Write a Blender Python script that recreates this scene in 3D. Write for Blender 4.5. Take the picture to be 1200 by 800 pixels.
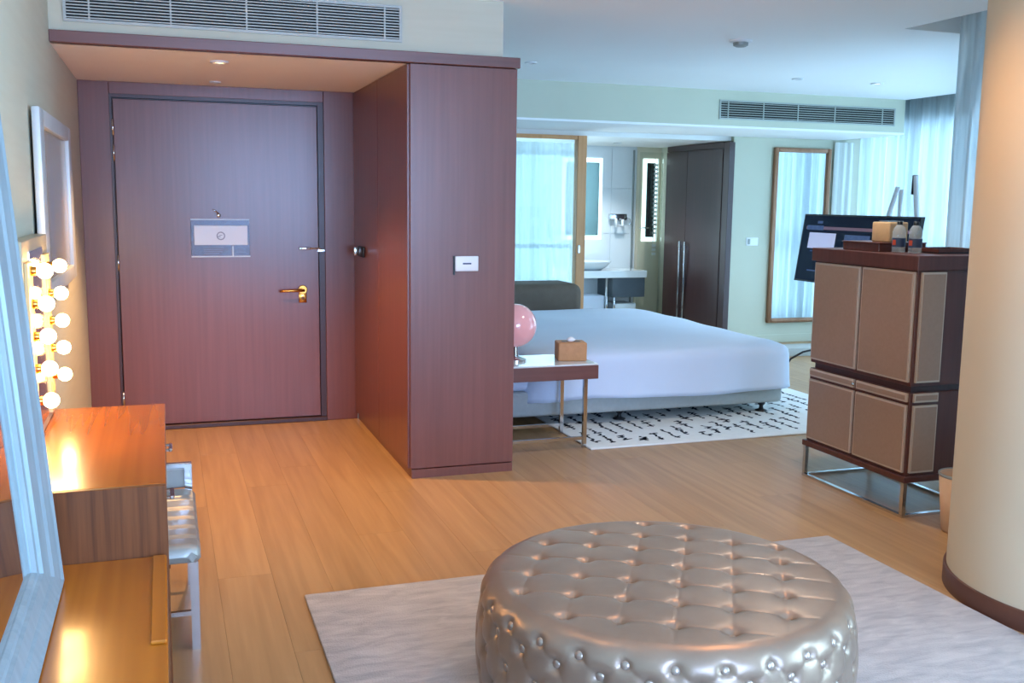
import bpy, bmesh, math, random
import numpy as np
from mathutils import Vector, Matrix
random.seed(7)
for o in list(bpy.data.objects): bpy.data.objects.remove(o)
S = bpy.context.scene
COL = S.collection
PI = math.pi

# ------------------------------------------------------------------ camera
cd = bpy.data.cameras.new('camera'); cam = bpy.data.objects.new('camera', cd); COL.objects.link(cam)
cd.sensor_width = 36; cd.lens = 36*1180/1200; cd.clip_start = .02
RGT = (0.9455005685767405, -0.3253789861553108, 0.012537551180454892)
UPV = (0.03333682832174455, 0.1350292620660114, 0.9902806441930263)
FWD = (0.3239094483007667, 0.9358929499437693, -0.13851734745887437)
cam.matrix_world = Matrix(((RGT[0], UPV[0], -FWD[0], 0), (RGT[1], UPV[1], -FWD[1], 0), (RGT[2], UPV[2], -FWD[2], 1.55), (0, 0, 0, 1)))
S.camera = cam
# ------------------------------------------------------------------ view, world, daylight
S.view_settings.view_transform = 'Standard'; S.view_settings.look = 'None'
S.view_settings.exposure = 0.25; S.view_settings.gamma = 1; S.view_settings.use_curve_mapping = False
w = bpy.data.worlds.new('sky'); S.world = w; w.use_nodes = True
w.node_tree.nodes['Background'].inputs[0].default_value = (.42, .70, 1.0, 1)
w.node_tree.nodes['Background'].inputs[1].default_value = 2.2

def area(name, loc, direction, sx, sy, power, color):
    l = bpy.data.lights.new(name, 'AREA'); l.shape = 'RECTANGLE'; l.size = sx; l.size_y = sy
    l.energy = power; l.color = color
    o = bpy.data.objects.new(name, l); COL.objects.link(o); o.location = loc
    o.rotation_euler = Vector(direction).to_track_quat('-Z', 'Y').to_euler(); return o
DAY = (.52, .73, 1.0)
# daylight standing in the window openings of the facade (outside the glass)
area('daylight_bedroom', (7.80, 8.75, 1.30), (-1, 0, 0), 1.7, 2.4, 105, DAY)
area('daylight_facade', (6.52, 6.35, 1.30), (-2.7, 2.35, 0), 3.3, 2.4, 265, DAY)
area('daylight_living', (5.25, -.65, 1.35), (-1, 0, 0), 3.6, 2.3, 430, (.55, .78, 1.0))
area('daylight_rear', (1.75, -2.85, 1.6), (0, 1, 0), 2.6, 2.0, 440, (.42, .58, 1.0))
area('daylight_bathroom', (3.6, 11.85, 1.2), (0, -1, 0), 2.2, 1.9, 85, (.74, .90, 1.0))

# ------------------------------------------------------------------ materials
def lin(c):
    return tuple(((v/255)/12.92 if v/255 <= .04045 else (((v/255)+.055)/1.055)**2.4) for v in c)
MATS = {}
def mat(name, rgb, rough=.5, metal=0, var=None, scale=(3, 3, 3), amount=.5, bump=0, bscale=200, coat=0, emis=None, est=0, obj_random=0, detail=3, spec=.5, sheen=0, dist=0, crough=.12):
    if name in MATS: return MATS[name]
    m = bpy.data.materials.new(name); m.use_nodes = True; nt = m.node_tree; N = nt.nodes; L = nt.links
    b = N['Principled BSDF']; c = lin(rgb)
    b.inputs['Base Color'].default_value = (*c, 1); b.inputs['Roughness'].default_value = rough; b.inputs['Metallic'].default_value = metal
    b.inputs['Coat Weight'].default_value = coat; b.inputs['Coat Roughness'].default_value = crough
    b.inputs['Specular IOR Level'].default_value = spec; b.inputs['Sheen Weight'].default_value = sheen
    if emis: b.inputs['Emission Color'].default_value = (*lin(emis), 1); b.inputs['Emission Strength'].default_value = est
    tc = N.new('ShaderNodeTexCoord')
    out = None
    if var:
        mp = N.new('ShaderNodeMapping'); mp.inputs['Scale'].default_value = scale; L.new(tc.outputs['Object'], mp.inputs[0])
        src = mp.outputs[0]
        if obj_random:
            oi = N.new('ShaderNodeObjectInfo'); ad = N.new('ShaderNodeVectorMath'); ad.operation = 'ADD'
            ml = N.new('ShaderNodeMath'); ml.operation = 'MULTIPLY'; ml.inputs[1].default_value = 50; L.new(oi.outputs['Random'], ml.inputs[0])
            L.new(src, ad.inputs[0]); L.new(ml.outputs[0], ad.inputs[1]); src = ad.outputs[0]
        n = N.new('ShaderNodeTexNoise'); n.inputs['Scale'].default_value = 1; n.inputs['Detail'].default_value = detail; n.inputs['Distortion'].default_value = dist
        L.new(src, n.inputs['Vector'])
        r = N.new('ShaderNodeMapRange'); r.inputs[1].default_value = .3; r.inputs[2].default_value = .7; r.inputs[4].default_value = amount
        L.new(n.outputs[0], r.inputs[0])
        mx = N.new('ShaderNodeMix'); mx.data_type = 'RGBA'; mx.inputs[6].default_value = (*c, 1); mx.inputs[7].default_value = (*lin(var), 1)
        L.new(r.outputs[0], mx.inputs[0]); out = mx.outputs[2]
        if obj_random:
            hs = N.new('ShaderNodeHueSaturation'); r2 = N.new('ShaderNodeMapRange'); r2.inputs[3].default_value = 1-obj_random; r2.inputs[4].default_value = 1+obj_random
            L.new(oi.outputs['Random'], r2.inputs[0]); L.new(r2.outputs[0], hs.inputs['Value']); L.new(out, hs.inputs['Color']); out = hs.outputs[0]
        L.new(out, b.inputs['Base Color'])
    if bump:
        n2 = N.new('ShaderNodeTexNoise'); n2.inputs['Scale'].default_value = bscale; n2.inputs['Detail'].default_value = 3; L.new(tc.outputs['Object'], n2.inputs['Vector'])
        bp = N.new('ShaderNodeBump'); bp.inputs['Strength'].default_value = bump; bp.inputs['Distance'].default_value = .01
        L.new(n2.outputs[0], bp.inputs['Height']); L.new(bp.outputs[0], b.inputs['Normal'])
    MATS[name] = m; return m

def glass(name, tint=(.9, .96, .97), gloss=.12, rough=0.0):
    m = bpy.data.materials.new(name); m.use_nodes = True; nt = m.node_tree; N = nt.nodes; L = nt.links
    N.remove(N['Principled BSDF']); t = N.new('ShaderNodeBsdfTransparent'); t.inputs[0].default_value = (*tint, 1)
    g = N.new('ShaderNodeBsdfGlossy'); g.inputs['Roughness'].default_value = rough
    fr = N.new('ShaderNodeFresnel'); fr.inputs[0].default_value = 1.45
    mx = N.new('ShaderNodeMixShader'); L.new(fr.outputs[0], mx.inputs[0]); L.new(t.outputs[0], mx.inputs[1]); L.new(g.outputs[0], mx.inputs[2])
    L.new(mx.outputs[0], N['Material Output'].inputs[0]); MATS[name] = m; return m
def sheer(name, rgb, clear=.35, transl=.4):
    m = bpy.data.materials.new(name); m.use_nodes = True; nt = m.node_tree; N = nt.nodes; L = nt.links
    N.remove(N['Principled BSDF']); c = (*lin(rgb), 1)
    t = N.new('ShaderNodeBsdfTransparent'); d = N.new('ShaderNodeBsdfDiffuse'); d.inputs[0].default_value = c
    tl = N.new('ShaderNodeBsdfTranslucent'); tl.inputs[0].default_value = c
    a = N.new('ShaderNodeMixShader'); a.inputs[0].default_value = transl; L.new(d.outputs[0], a.inputs[1]); L.new(tl.outputs[0], a.inputs[2])
    # woven threads: fine noise varies how open the weave is
    tc = N.new('ShaderNodeTexCoord'); mp = N.new('ShaderNodeMapping'); mp.inputs['Scale'].default_value = (40, 40, 2)
    no = N.new('ShaderNodeTexNoise'); no.inputs['Scale'].default_value = 1; L.new(tc.outputs['Object'], mp.inputs[0]); L.new(mp.outputs[0], no.inputs['Vector'])
    r = N.new('ShaderNodeMapRange'); r.inputs[1].default_value = .3; r.inputs[2].default_value = .7; r.inputs[3].default_value = 1-clear-.08; r.inputs[4].default_value = 1-clear+.08
    L.new(no.outputs[0], r.inputs[0])
    b = N.new('ShaderNodeMixShader'); L.new(r.outputs[0], b.inputs[0]); L.new(t.outputs[0], b.inputs[1]); L.new(a.outputs[0], b.inputs[2])
    L.new(b.outputs[0], N['Material Output'].inputs[0]); MATS[name] = m; return m

mat('wall_paper', (200, 199, 180), .75, var=(192, 190, 170), scale=(2, 2, 30), amount=.5, bump=.05, bscale=300)
mat('wall_bed', (204, 206, 186), .7, var=(197, 199, 179), scale=(2, 2, 2), amount=.5)
mat('ceiling_paint', (246, 247, 246), .8, var=(243, 244, 243), scale=(1, 1, 1))
mat('hall_ceiling', (250, 247, 244), .8, var=(247, 243, 240), scale=(1, 1, 1))
mat('wood', (120, 68, 58), .42, var=(96, 50, 42), scale=(45, 45, 1.4), amount=.5, coat=.55, crough=.25, detail=5)
mat('wood_h', (112, 66, 58), .4, var=(90, 50, 44), scale=(1.4, 45, 45), amount=.6, coat=.6, crough=.34, detail=5)
mat('wood_dark', (66, 38, 38), .4, var=(50, 28, 30), scale=(40, 40, 1.5), amount=.6, coat=.25, crough=.3)
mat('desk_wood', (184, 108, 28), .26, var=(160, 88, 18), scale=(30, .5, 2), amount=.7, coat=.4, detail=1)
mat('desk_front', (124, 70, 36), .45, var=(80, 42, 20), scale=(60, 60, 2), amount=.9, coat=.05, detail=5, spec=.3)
mat('oak', (180, 141, 96), .40, var=(154, 116, 75), scale=(26, 1.2, 26), amount=.75, obj_random=.06, detail=6, coat=.08, dist=.3)
mat('subfloor', (170, 128, 84), .8, var=(110, 80, 50), scale=(3, 3, 3))
mat('rug_pile', (192, 186, 184), .95, var=(150, 146, 148), scale=(7, 22, 5), amount=.85, bump=.5, bscale=160, sheen=.2, dist=.6)
mat('bed_rug', (228, 230, 228), .95, var=(216, 220, 220), scale=(20, 20, 20), bump=.3, bscale=200)
mat('rug_ink', (28, 34, 48), .95, var=(45, 52, 66), scale=(60, 60, 60))
mat('leather', (156, 133, 115), .35, .45, var=(132, 114, 101), scale=(9, 9, 9), amount=.6, bump=.04, bscale=250)
mat('button', (170, 155, 145), .3, .7, var=(176, 160, 150), scale=(40, 40, 40))
mat('stool_leather', (158, 156, 150), .36, .35, var=(146, 144, 138), scale=(9, 9, 9), bump=.04, bscale=250)
mat('chrome', (214, 216, 220), .12, 1, var=(200, 203, 208), scale=(5, 5, 5))
mat('silver_leaf', (156, 174, 184), .42, .25, var=(132, 152, 164), scale=(30, 30, 4), amount=.7)
mat('brass', (214, 150, 72), .22, 1, var=(196, 132, 58), scale=(20, 20, 20))
mat('gold', (158, 116, 88), .38, .35, var=(128, 90, 64), scale=(30, 30, 6))
mat('vanity_glass', (215, 218, 216), .12, 1, var=(212, 215, 213), scale=(1, 1, 1))
mat('drape_white', (228, 232, 226), .85, var=(222, 226, 220), scale=(3, 3, 3))
mat('silver_bright', (206, 213, 216), .4, .2, var=(186, 196, 202), scale=(30, 30, 4), amount=.7)
mat('orange_wood', (206, 150, 96), .4, var=(188, 130, 78), scale=(30, 30, 2), amount=.8)
mat('mirror', (225, 232, 232), .02, 1, var=(223, 230, 230), scale=(1, 1, 1))
mat('column_paint', (206, 190, 162), .7, var=(200, 183, 154), scale=(2, 2, 2), bump=.04, bscale=200)
mat('skirting', (92, 56, 44), .45, var=(78, 46, 36), scale=(12, 12, 12))
mat('linen', (208, 218, 236), .85, var=(200, 211, 231), scale=(3, 3, 3), amount=.5, bump=.04, bscale=60, sheen=.2)
mat('bed_base', (178, 180, 176), .85, var=(166, 168, 164), scale=(40, 40, 40), bump=.1, bscale=300)
mat('black', (20, 21, 24), .4, var=(28, 29, 32), scale=(10, 10, 10))
mat('screen', (8, 14, 30), .12, var=(12, 20, 40), scale=(3, 3, 3), emis=(14, 26, 52), est=.4, spec=.2)
mat('screen_white', (200, 205, 225), .2, var=(190, 195, 220), scale=(4, 4, 4), emis=(170, 176, 214), est=.5)
mat('screen_blue', (40, 60, 100), .2, var=(70, 90, 130), scale=(30, 30, 30), emis=(70, 88, 130), est=.4)
mat('screen_bar', (120, 90, 100), .2, var=(60, 80, 120), scale=(3, 3, 3), emis=(110, 84, 100), est=.4)
mat('white_metal', (225, 228, 230), .35, var=(218, 221, 224), scale=(6, 6, 6))
mat('grey_metal', (150, 156, 154), .45, .3, var=(140, 146, 144), scale=(6, 6, 6))
mat('vent_grey', (176, 182, 176), .5, .1, var=(166, 172, 168), scale=(6, 6, 6))
mat('vent_dark', (22, 26, 26), .8, var=(30, 34, 34), scale=(6, 6, 6))
mat('cab_panel', (168, 143, 127), .28, .25, var=(158, 133, 117), scale=(60, 60, 60), amount=.5)
mat('cab_trim', (206, 192, 178), .35, .35, var=(196, 182, 168), scale=(20, 20, 20))
mat('cab_wood', (92, 52, 46), .38, var=(72, 38, 34), scale=(40, 40, 1.5), amount=.8, coat=.1)
mat('plastic_white', (236, 238, 240), .4, var=(230, 232, 235), scale=(5, 5, 5))
mat('ink_blue', (40, 70, 110), .6, var=(30, 56, 96), scale=(20, 20, 20))
mat('ink_grey', (150, 152, 165), .6, var=(140, 142, 158), scale=(20, 20, 20))
mat('tissue_leather', (196, 140, 92), .55, var=(170, 116, 72), scale=(30, 30, 30), bump=.2, bscale=200)
mat('tissue_side', (170, 142, 116), .6, var=(150, 124, 100), scale=(30, 30, 30), bump=.2, bscale=200)
mat('box_beige', (206, 170, 128), .55, var=(190, 152, 110), scale=(30, 30, 30), bump=.1, bscale=200)
mat('tissue', (250, 246, 244), .9, var=(240, 236, 236), scale=(20, 20, 20))
mat('pink_glass', (228, 170, 172), .12, var=(214, 150, 156), scale=(2, 2, 2), coat=.6, emis=(228, 150, 150), est=.15)
mat('stone_white', (222, 228, 230), .12, var=(206, 214, 216), scale=(4, 9, 4), coat=.4)
mat('bath_white', (228, 234, 236), .25, var=(222, 228, 231), scale=(2, 2, 2), coat=.3)
mat('bath_beige', (226, 218, 196), .3, var=(208, 196, 168), scale=(3, 3, 1.2), coat=.2, dist=1)
mat('bath_dark', (72, 84, 94), .4, var=(60, 70, 80), scale=(8, 8, 8))
mat('mirror_glow', (240, 250, 250), .5, var=(236, 248, 250), scale=(2, 2, 2), emis=(215, 244, 255), est=2.2)
mat('brown_fabric', (104, 90, 76), .8, var=(92, 78, 66), scale=(20, 20, 20), bump=.1, bscale=200)
mat('bin_leather', (206, 172, 140), .55, var=(190, 154, 122), scale=(20, 20, 20), bump=.1, bscale=200)
mat('bulb', (255, 240, 210), .3, var=(255, 236, 200), scale=(4, 4, 4), emis=(255, 198, 124), est=60)
mat('lamp_glow', (255, 240, 210), .3, var=(255, 236, 200), scale=(4, 4, 4), emis=(255, 214, 140), est=6)
mat('lamp_cool', (255, 255, 255), .3, var=(250, 253, 255), scale=(4, 4, 4), emis=(240, 248, 255), est=2.5)
mat('bulb_plate', (232, 196, 140), .35, .3, var=(220, 180, 124), scale=(10, 10, 10))
mat('beige_metal', (186, 176, 150), .4, .3, var=(176, 166, 140), scale=(10, 10, 10))
mat('art', (140, 146, 152), .25, var=(206, 172, 70), scale=(4, 3, 1.1), amount=1, coat=.5, dist=1.5)
mat('bottle_plastic', (214, 226, 232), .08, var=(205, 220, 228), scale=(9, 9, 9), coat=.6)
mat('label_navy', (44, 60, 92), .5, var=(56, 74, 108), scale=(30, 30, 30))
mat('label_red', (196, 78, 52), .5, var=(176, 62, 42), scale=(30, 30, 30))
mat('head_beam', (86, 100, 102), .6, var=(76, 90, 92), scale=(4, 4, 4))
MATS['bottle_plastic'].node_tree.nodes['Principled BSDF'].inputs['Alpha'].default_value = .32
glass('pane'); glass('acrylic', (.82, .85, .9), rough=.35); glass('shower_glass', (.95, .97, .95))
mat('bath_mirror', (100, 114, 108), .12, 1, var=(94, 108, 102), scale=(2, 2, 2))  # grey-green tint stands in for the dark surroundings the mirror reflects
mat('transom_dark', (92, 108, 122), .5, .1, var=(84, 100, 114), scale=(4, 4, 4))
sheer('sheer', (214, 226, 230), .22, .45); sheer('sheer_grey', (178, 196, 198), .2, .4)

# ------------------------------------------------------------------ mesh helpers
def B(): return bmesh.new()
def box(bm, x0, x1, y0, y1, z0, z1, bev=0, seg=1):
    r = bmesh.ops.create_cube(bm, size=1)
    for v in r['verts']: v.co = Vector(((x0+x1)/2+v.co.x*(x1-x0), (y0+y1)/2+v.co.y*(y1-y0), (z0+z1)/2+v.co.z*(z1-z0)))
    if bev:
        es = {e for v in r['verts'] for e in v.link_edges}
        bmesh.ops.bevel(bm, geom=list(es), offset=bev, segments=seg, affect='EDGES', profile=.5, clamp_overlap=True)
    return bm
def tube(bm, pts, r, n=10, cap=True):
    pts = [Vector(p) for p in pts]; rr = r if isinstance(r, (list, tuple)) else [r]*len(pts); rings = []
    u = None
    for i, p in enumerate(pts):
        t = ((pts[min(i+1, len(pts)-1)]-pts[max(i-1, 0)])).normalized()
        if u is None: u = t.orthogonal().normalized()
        u = (u-t*u.dot(t)).normalized(); v = t.cross(u)
        rings.append([bm.verts.new(p+(u*math.cos(2*PI*k/n)+v*math.sin(2*PI*k/n))*rr[i]) for k in range(n)])
    for a, b in zip(rings, rings[1:]):
        for k in range(n): bm.faces.new((a[k], a[(k+1) % n], b[(k+1) % n], b[k]))
    if cap:
        bm.faces.new(rings[0][::-1]); bm.faces.new(rings[-1])
    return bm
def lathe(bm, prof, cx, cy, n=32, cap=True, z0=0):
    rings = [[bm.verts.new((cx+r*math.cos(2*PI*k/n), cy+r*math.sin(2*PI*k/n), z0+z)) for k in range(n)] for r, z in prof]
    for a, b in zip(rings, rings[1:]):
        for k in range(n): bm.faces.new((a[k], a[(k+1) % n], b[(k+1) % n], b[k]))
    if cap: bm.faces.new(rings[0][::-1]); bm.faces.new(rings[-1])
    return bm
def ball(bm, c, r, sx=1, sy=1, sz=1, u=20, v=12):
    q = bmesh.ops.create_uvsphere(bm, u_segments=u, v_segments=v, radius=r)
    for k in q['verts']: k.co = Vector((c[0]+k.co.x*sx, c[1]+k.co.y*sy, c[2]+k.co.z*sz))
    return bm
def prism(bm, poly, z0, z1):
    a = [bm.verts.new((x, y, z0)) for x, y in poly]; b = [bm.verts.new((x, y, z1)) for x, y in poly]; n = len(poly)
    bm.faces.new(a[::-1]); bm.faces.new(b)
    for k in range(n): bm.faces.new((a[k], a[(k+1) % n], b[(k+1) % n], b[k]))
    return bm
ORG = {}
def obj(name, bm, m, parent=None, smooth=False):
    off = ORG.get(parent.name, Vector((0, 0, 0))) if parent else Vector((0, 0, 0))
    if off.length: bmesh.ops.translate(bm, verts=bm.verts, vec=-off)
    bmesh.ops.recalc_face_normals(bm, faces=bm.faces)
    me = bpy.data.meshes.new(name); bm.to_mesh(me); bm.free()
    if smooth:
        me.polygons.foreach_set('use_smooth', [True]*len(me.polygons))
        if smooth == 'auto': me.set_sharp_from_angle(angle=math.radians(35))
    me.materials.append(MATS[m]); o = bpy.data.objects.new(name, me); COL.objects.link(o)
    if parent: o.parent = parent; ORG[o.name] = off.copy()
    return o
def thing(name, loc, label, cat, group=None, kind=None):
    o = bpy.data.objects.new(name, None); COL.objects.link(o); o.location = loc; o.empty_display_size = .1
    ORG[o.name] = Vector(loc); return tag(o, label, cat, group, kind)
def tag(o, label, cat=None, group=None, kind=None):
    o['label'] = label
    if cat: o['category'] = cat
    if group: o['group'] = group
    if kind: o['kind'] = kind
    return o
def struct(name, bm, m, label, parent=None, smooth=False, cat=None):
    o = obj(name, bm, m, parent, smooth)
    if not parent: o['kind'] = 'structure'; tag(o, label, cat or name.split('_')[0])
    return o
def copy_tree(o, parent=None):
    c = o.copy(); COL.objects.link(c); c.parent = parent
    for ch in list(o.children): copy_tree(ch, c)
    return c

# ------------------------------------------------------------------ dimensions
XL = -.48; YD = 7.0; YW = 5.36; ZC = 2.615; ZS = 2.265; YS = 8.63; YB = 9.7; YR = 11.4; YK = -2.6

# ------------------------------------------------------------------ floor of planks
bm = B(); prism(bm, [(XL-.1, YK-.1), (5.3, YK-.1), (5.3, 5.1), (7.9, 7.9), (7.9, YB), (XL-.1, YB)], -.08, -.019)
floor = struct('floor', bm, 'subfloor', 'pale oak plank floor running from entrance through to the bedroom')
PW, PL = .215, 2.1
pm = {}
def plank(x0, y0, y1):
    k = round(y1-y0, 3)
    if k not in pm:
        b = B(); box(b, .0002, PW-.0002, .0002, k-.0002, -.019, 0, .0005)
        me = bpy.data.meshes.new('plank'); b.to_mesh(me); b.free(); me.materials.append(MATS['oak']); pm[k] = me
    o = bpy.data.objects.new('plank', pm[k]); COL.objects.link(o); o.parent = floor; o.location = (x0, y0, 0)
i = 0; x = XL
while x < 7.5:
    lo = YK if x < 4.9 else 5.2+(x-4.95)*1.1
    hi = YD if x < 1.2 else YB
    off = [(0, .62, .31, .8, .17)[i % 5]][0]*PL
    y = lo-off if x < 4.9 else lo
    while y < hi:
        a, b_ = max(y, lo), min(y+PL, hi)
        if b_-a > .05: plank(x, a, b_)
        y += PL
    x += PW; i += 1

# ------------------------------------------------------------------ shell
bm = B(); box(bm, XL-.15, XL, YK, YD+.1, 0, 2.85); struct('wall_left', bm, 'wall_paper', 'beige papered wall behind the vanity and leaning mirror')
CP = [(XL, YK), (4.31, YK), (4.31, 5.22), (4.82, 5.22), (7.2, 7.88), (7.2, YB), (XL, YB)]
bm = B(); prism(bm, CP, ZC, ZC+.16); struct('ceiling', bm, 'ceiling_paint', 'smooth white ceiling over living room and bedroom')
bm = B(); prism(bm, [(XL-.15, YK-.3), (5.5, YK-.3), (5.5, 5.1), (8.1, 7.9), (8.1, YB+.2), (XL-.15, YB+.2)], 2.84, 2.95); struct('ceiling_slab', bm, 'ceiling_paint', 'white slab above the curtain pocket', cat='ceiling')
# bulkhead above the entrance, with hall soffit
bm = B(); box(bm, XL, 1.786, YW+.01, YW+.14, 2.30, ZC); struct('wall_bulkhead', bm, 'wall_paper', 'beige bulkhead above the entrance holding the long grille')
bm = B(); box(bm, XL, 1.27, YW+.03, YD+.05, ZS, ZS+.04); struct('ceiling_hall', bm, 'hall_ceiling', 'lowered white ceiling above the entrance door')
bm = B(); box(bm, XL, 1.878, YW-.02, YW+.05, ZS, 2.322, .003); struct('trim_1', bm, 'wood_h', 'reddish brown wooden beam trim across the entrance opening')
bm = B(); box(bm, 1.70, 1.786, YW+.14, YB, 2.27, ZC); box(bm, 1.74, 1.866, YD+.02, YB, 0, 2.27); struct('wall_bedhead', bm, 'wall_bed', 'wall at the head of the bed behind the wardrobe')
# entrance wall of wood panels
bm = B(); box(bm, XL, 1.27, YD+.05, YD+.17, 0, ZS+.04); wd = struct('wall_entrance', bm, 'wood_dark', 'dark wood panelled wall around the entrance door')
for a in [(XL, -.298, 0, ZS), (1.052, 1.268, 0, ZS), (-.296, 1.05, 2.19, ZS)]:
    b = B(); box(b, a[0], a[1], YD, YD+.05, a[2], a[3], .002); obj('panel', b, 'wood', wd)
# entrance door
d = thing('door_1', (.37, YD+.02, 0), 'wide dark reddish wooden entrance door with brass lever handle', 'door', kind='structure')
b = B(); box(b, -.278, 1.008, YD+.012, YD+.05, .035, 2.160, .003); slab = obj('door_slab', b, 'wood', d)
b = B(); box(b, -.298, -.284, YD-.006, YD+.05, 0, 2.19); box(b, 1.014, 1.052, YD+.02, YD+.05, 0, 2.19); box(b, -.284, 1.014, YD+.002, YD+.05, 2.168, 2.19); obj('door_frame', b, 'wood_dark', d)
b = B(); box(b, -.284, 1.052, YD-.012, YD+.05, 0, .03, .004); obj('threshold', b, 'wood_dark', d)
for z in (.22, 1.12, 1.82, 1.98):
    b = B(); tube(b, [(-.281, YD-.004, z-.05), (-.281, YD-.004, z+.05)], .008, 8); obj('hinge', b, 'chrome', d, True)
h = B(); lathe(h, [(.030, 0), (.032, .004), (.032, .012), (.028, .016)], 0, 0, 24)
bmesh.ops.rotate(h, verts=h.verts, cent=(0, 0, 0), matrix=Matrix.Rotation(PI/2, 3, 'X')); bmesh.ops.translate(h, verts=h.verts, vec=(.895, YD+.012, .925))
hd = obj('handle_rose', h, 'brass', d, 'auto')
b = B(); tube(b, [(.895, YD, .925), (.895, YD-.05, .925), (.875, YD-.058, .925), (.76, YD-.058, .922), (.735, YD-.054, .92)], [.010, .010, .010, .009, .006], 12); obj('lever', b, 'brass', hd, True)
b = B(); box(b, .868, .922, YD+.002, YD+.012, .835, .905, .008, 2); lp = obj('lock_plate', b, 'brass', d, 'auto')
b = B(); ball(b, (.895, YD+.002, .868), .012, 1, .5, 1, 12, 8); obj('thumb_turn', b, 'gold', lp, True)
b = B(); box(b, .875, .955, YD-.012, YD-.002, 1.200, 1.216, .004, 2); tube(b, [(.95, YD-.007, 1.208), (1.02, YD-.007, 1.208)], .005, 8); obj('safety_latch', b, 'chrome', d, 'auto')
b = B(); box(b, 1.00, 1.05, YD-.004, YD+.02, 1.185, 1.20, .002); obj('latch_keeper', b, 'chrome', d)
b = B(); ball(b, (.352, YD+.012, 1.428), .014, 1, .5, 1, 16, 8); pv = obj('peephole', b, 'chrome', d, True)
b = B(); tube(b, [(.352, YD+.004, 1.44), (.325, YD+.004, 1.462), (.315, YD+.004, 1.466)], .005, 8); obj('peephole_cover', b, 'chrome', pv, True)
# sign on the door
s = thing('evacuation_sign', (.36, YD, 1.16), 'white information card in a clear plate on the entrance door', 'sign')
b = B(); box(b, .172, .548, YD+.004, YD+.0105, 1.155, 1.402, .002); obj('clear_plate', b, 'acrylic', s)
b = B(); box(b, .192, .535, YD-.002, YD+.003, 1.232, 1.362, .012, 3); cdp = obj('card', b, 'plastic_white', s)
b = B()
for a0 in range(28):
    t0, t1 = 2*PI*a0/28, 2*PI*(a0+.9)/28
    v = [b.verts.new((.362+r*math.cos(t), YD-.0026, 1.293+r*math.sin(t))) for r, t in ((.020, t0), (.028, t0), (.028, t1), (.020, t1))]; b.faces.new(v)
obj('round_emblem', b, 'ink_grey', cdp)
b = B(); box(b, .335, .36, YD-.0028, YD-.0022, 1.285, 1.291); box(b, .352, .372, YD-.0028, YD-.0022, 1.296, 1.3); obj('emblem_mark', b, 'ink_grey', cdp)
b = B(); box(b, .172, .55, YD-.003, YD+.004, 1.152, 1.160); box(b, .172, .548, YD-.001, YD+.004, 1.398, 1.404); box(b, .434, .442, YD, YD+.004, 1.16, 1.225); obj('plate_edge', b, 'white_metal', s)
b = B()
for k, (zz, wx) in enumerate(((1.212, .13), (1.20, .16), (1.188, .12), (1.176, .10))): box(b, .25, .25+wx, YD+.002, YD+.0037, zz-.002, zz+.002)
for zz in (1.205, 1.185): box(b, .455, .52, YD+.002, YD+.0037, zz-.002, zz+.002)
obj('printed_lines', b, 'ink_grey', s)

# wardrobe block beside the entrance
wb = thing('wardrobe', (1.565, 6.18, 0), 'tall reddish brown built-in wardrobe block beside the entrance hall', 'wardrobe')
b = B(); box(b, 1.268, 1.866, YW+.02, YD, .05, ZS, .002); obj('carcass', b, 'wood', wb)
b = B(); box(b, 1.265, 1.868, YW+.002, YW+.02, .055, ZS-.002, .002); obj('front_panel', b, 'wood', wb)
for y0, y1 in ((YW+.022, 6.17), (6.176, YD-.002)):
    b = B(); box(b, 1.252, 1.268, y0, y1, .055, ZS-.003, .002); obj('side_door', b, 'wood', wb)
b = B(); box(b, 1.272, 1.866, YW+.001, YD, 0, .05); obj('plinth', b, 'wood', wb)
dc = thing('door_holder', (1.25, 6.70, 1.15), 'small dark metal door holder on the side of the wardrobe', 'door holder')
b = B(); box(b, 1.236, 1.2535, 6.60, 6.80, 1.165, 1.235, .008, 2); obj('mount_plate', b, 'black', dc, 'auto')
b = B(); box(b, 1.205, 1.236, 6.74, 6.775, 1.172, 1.228, .004, 2); obj('catch', b, 'chrome', dc, 'auto')
kc = thing('key_card_switch', (1.58, YW, 1.15), 'small white key card switch on the front of the wardrobe', 'switch')
b = B(); box(b, 1.516, 1.648, YW-.014, YW+.002, 1.160, 1.243, .004, 2); obj('faceplate', b, 'plastic_white', kc, 'auto')
b = B(); box(b, 1.558, 1.606, YW-.0155, YW-.0135, 1.198, 1.206); obj('card_slot', b, 'ink_blue', kc)
b = B(); box(b, 1.506, 1.515, YW-.008, YW+.002, 1.14, 1.245); obj('edge_shade', b, 'black', kc)

# ------------------------------------------------------------------ grilles
def grille(x0, x1, y, z0, z1, ns, xs, label):
    g = thing('air_grille', ((x0+x1)/2, y, z0), label, 'vent')
    t = .014
    b = B(); box(b, x0, x1, y-.012, y, z0, z0+t); box(b, x0, x1, y-.012, y, z1-t, z1); box(b, x0, x0+t, y-.012, y, z0+t, z1-t); box(b, x1-t, x1, y-.012, y, z0+t, z1-t); obj('frame', b, 'vent_grey', g)
    b = B(); box(b, x0+t, x1-t, y-.0015, y-.0005, z0+t, z1-t); obj('backing', b, 'vent_dark', g)
    for k in range(ns):
        z = z0+t+(z1-z0-2*t)*(k+.5)/ns; b = B(); box(b, x0+t, x1-t, y-.010, y-.002, z-.0028, z+.0028); obj('slat', b, 'vent_grey', g)
    for xx in xs:
        b = B(); box(b, xx-.004, xx+.004, y-.0115, y-.002, z0+t, z1-t); obj('divider', b, 'vent_grey', g)
grille(-.415, 1.222, YW+.01, 2.366, 2.552, 11, (-.30, .07, .43, .78, 1.13), 'long grey air grille above the entrance beam')
grille(5.045, 7.075, YS, 2.345, 2.525, 7, (5.14, 5.53, 5.92, 6.35, 6.92), 'long grey air grille above the bedroom mirror')

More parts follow.
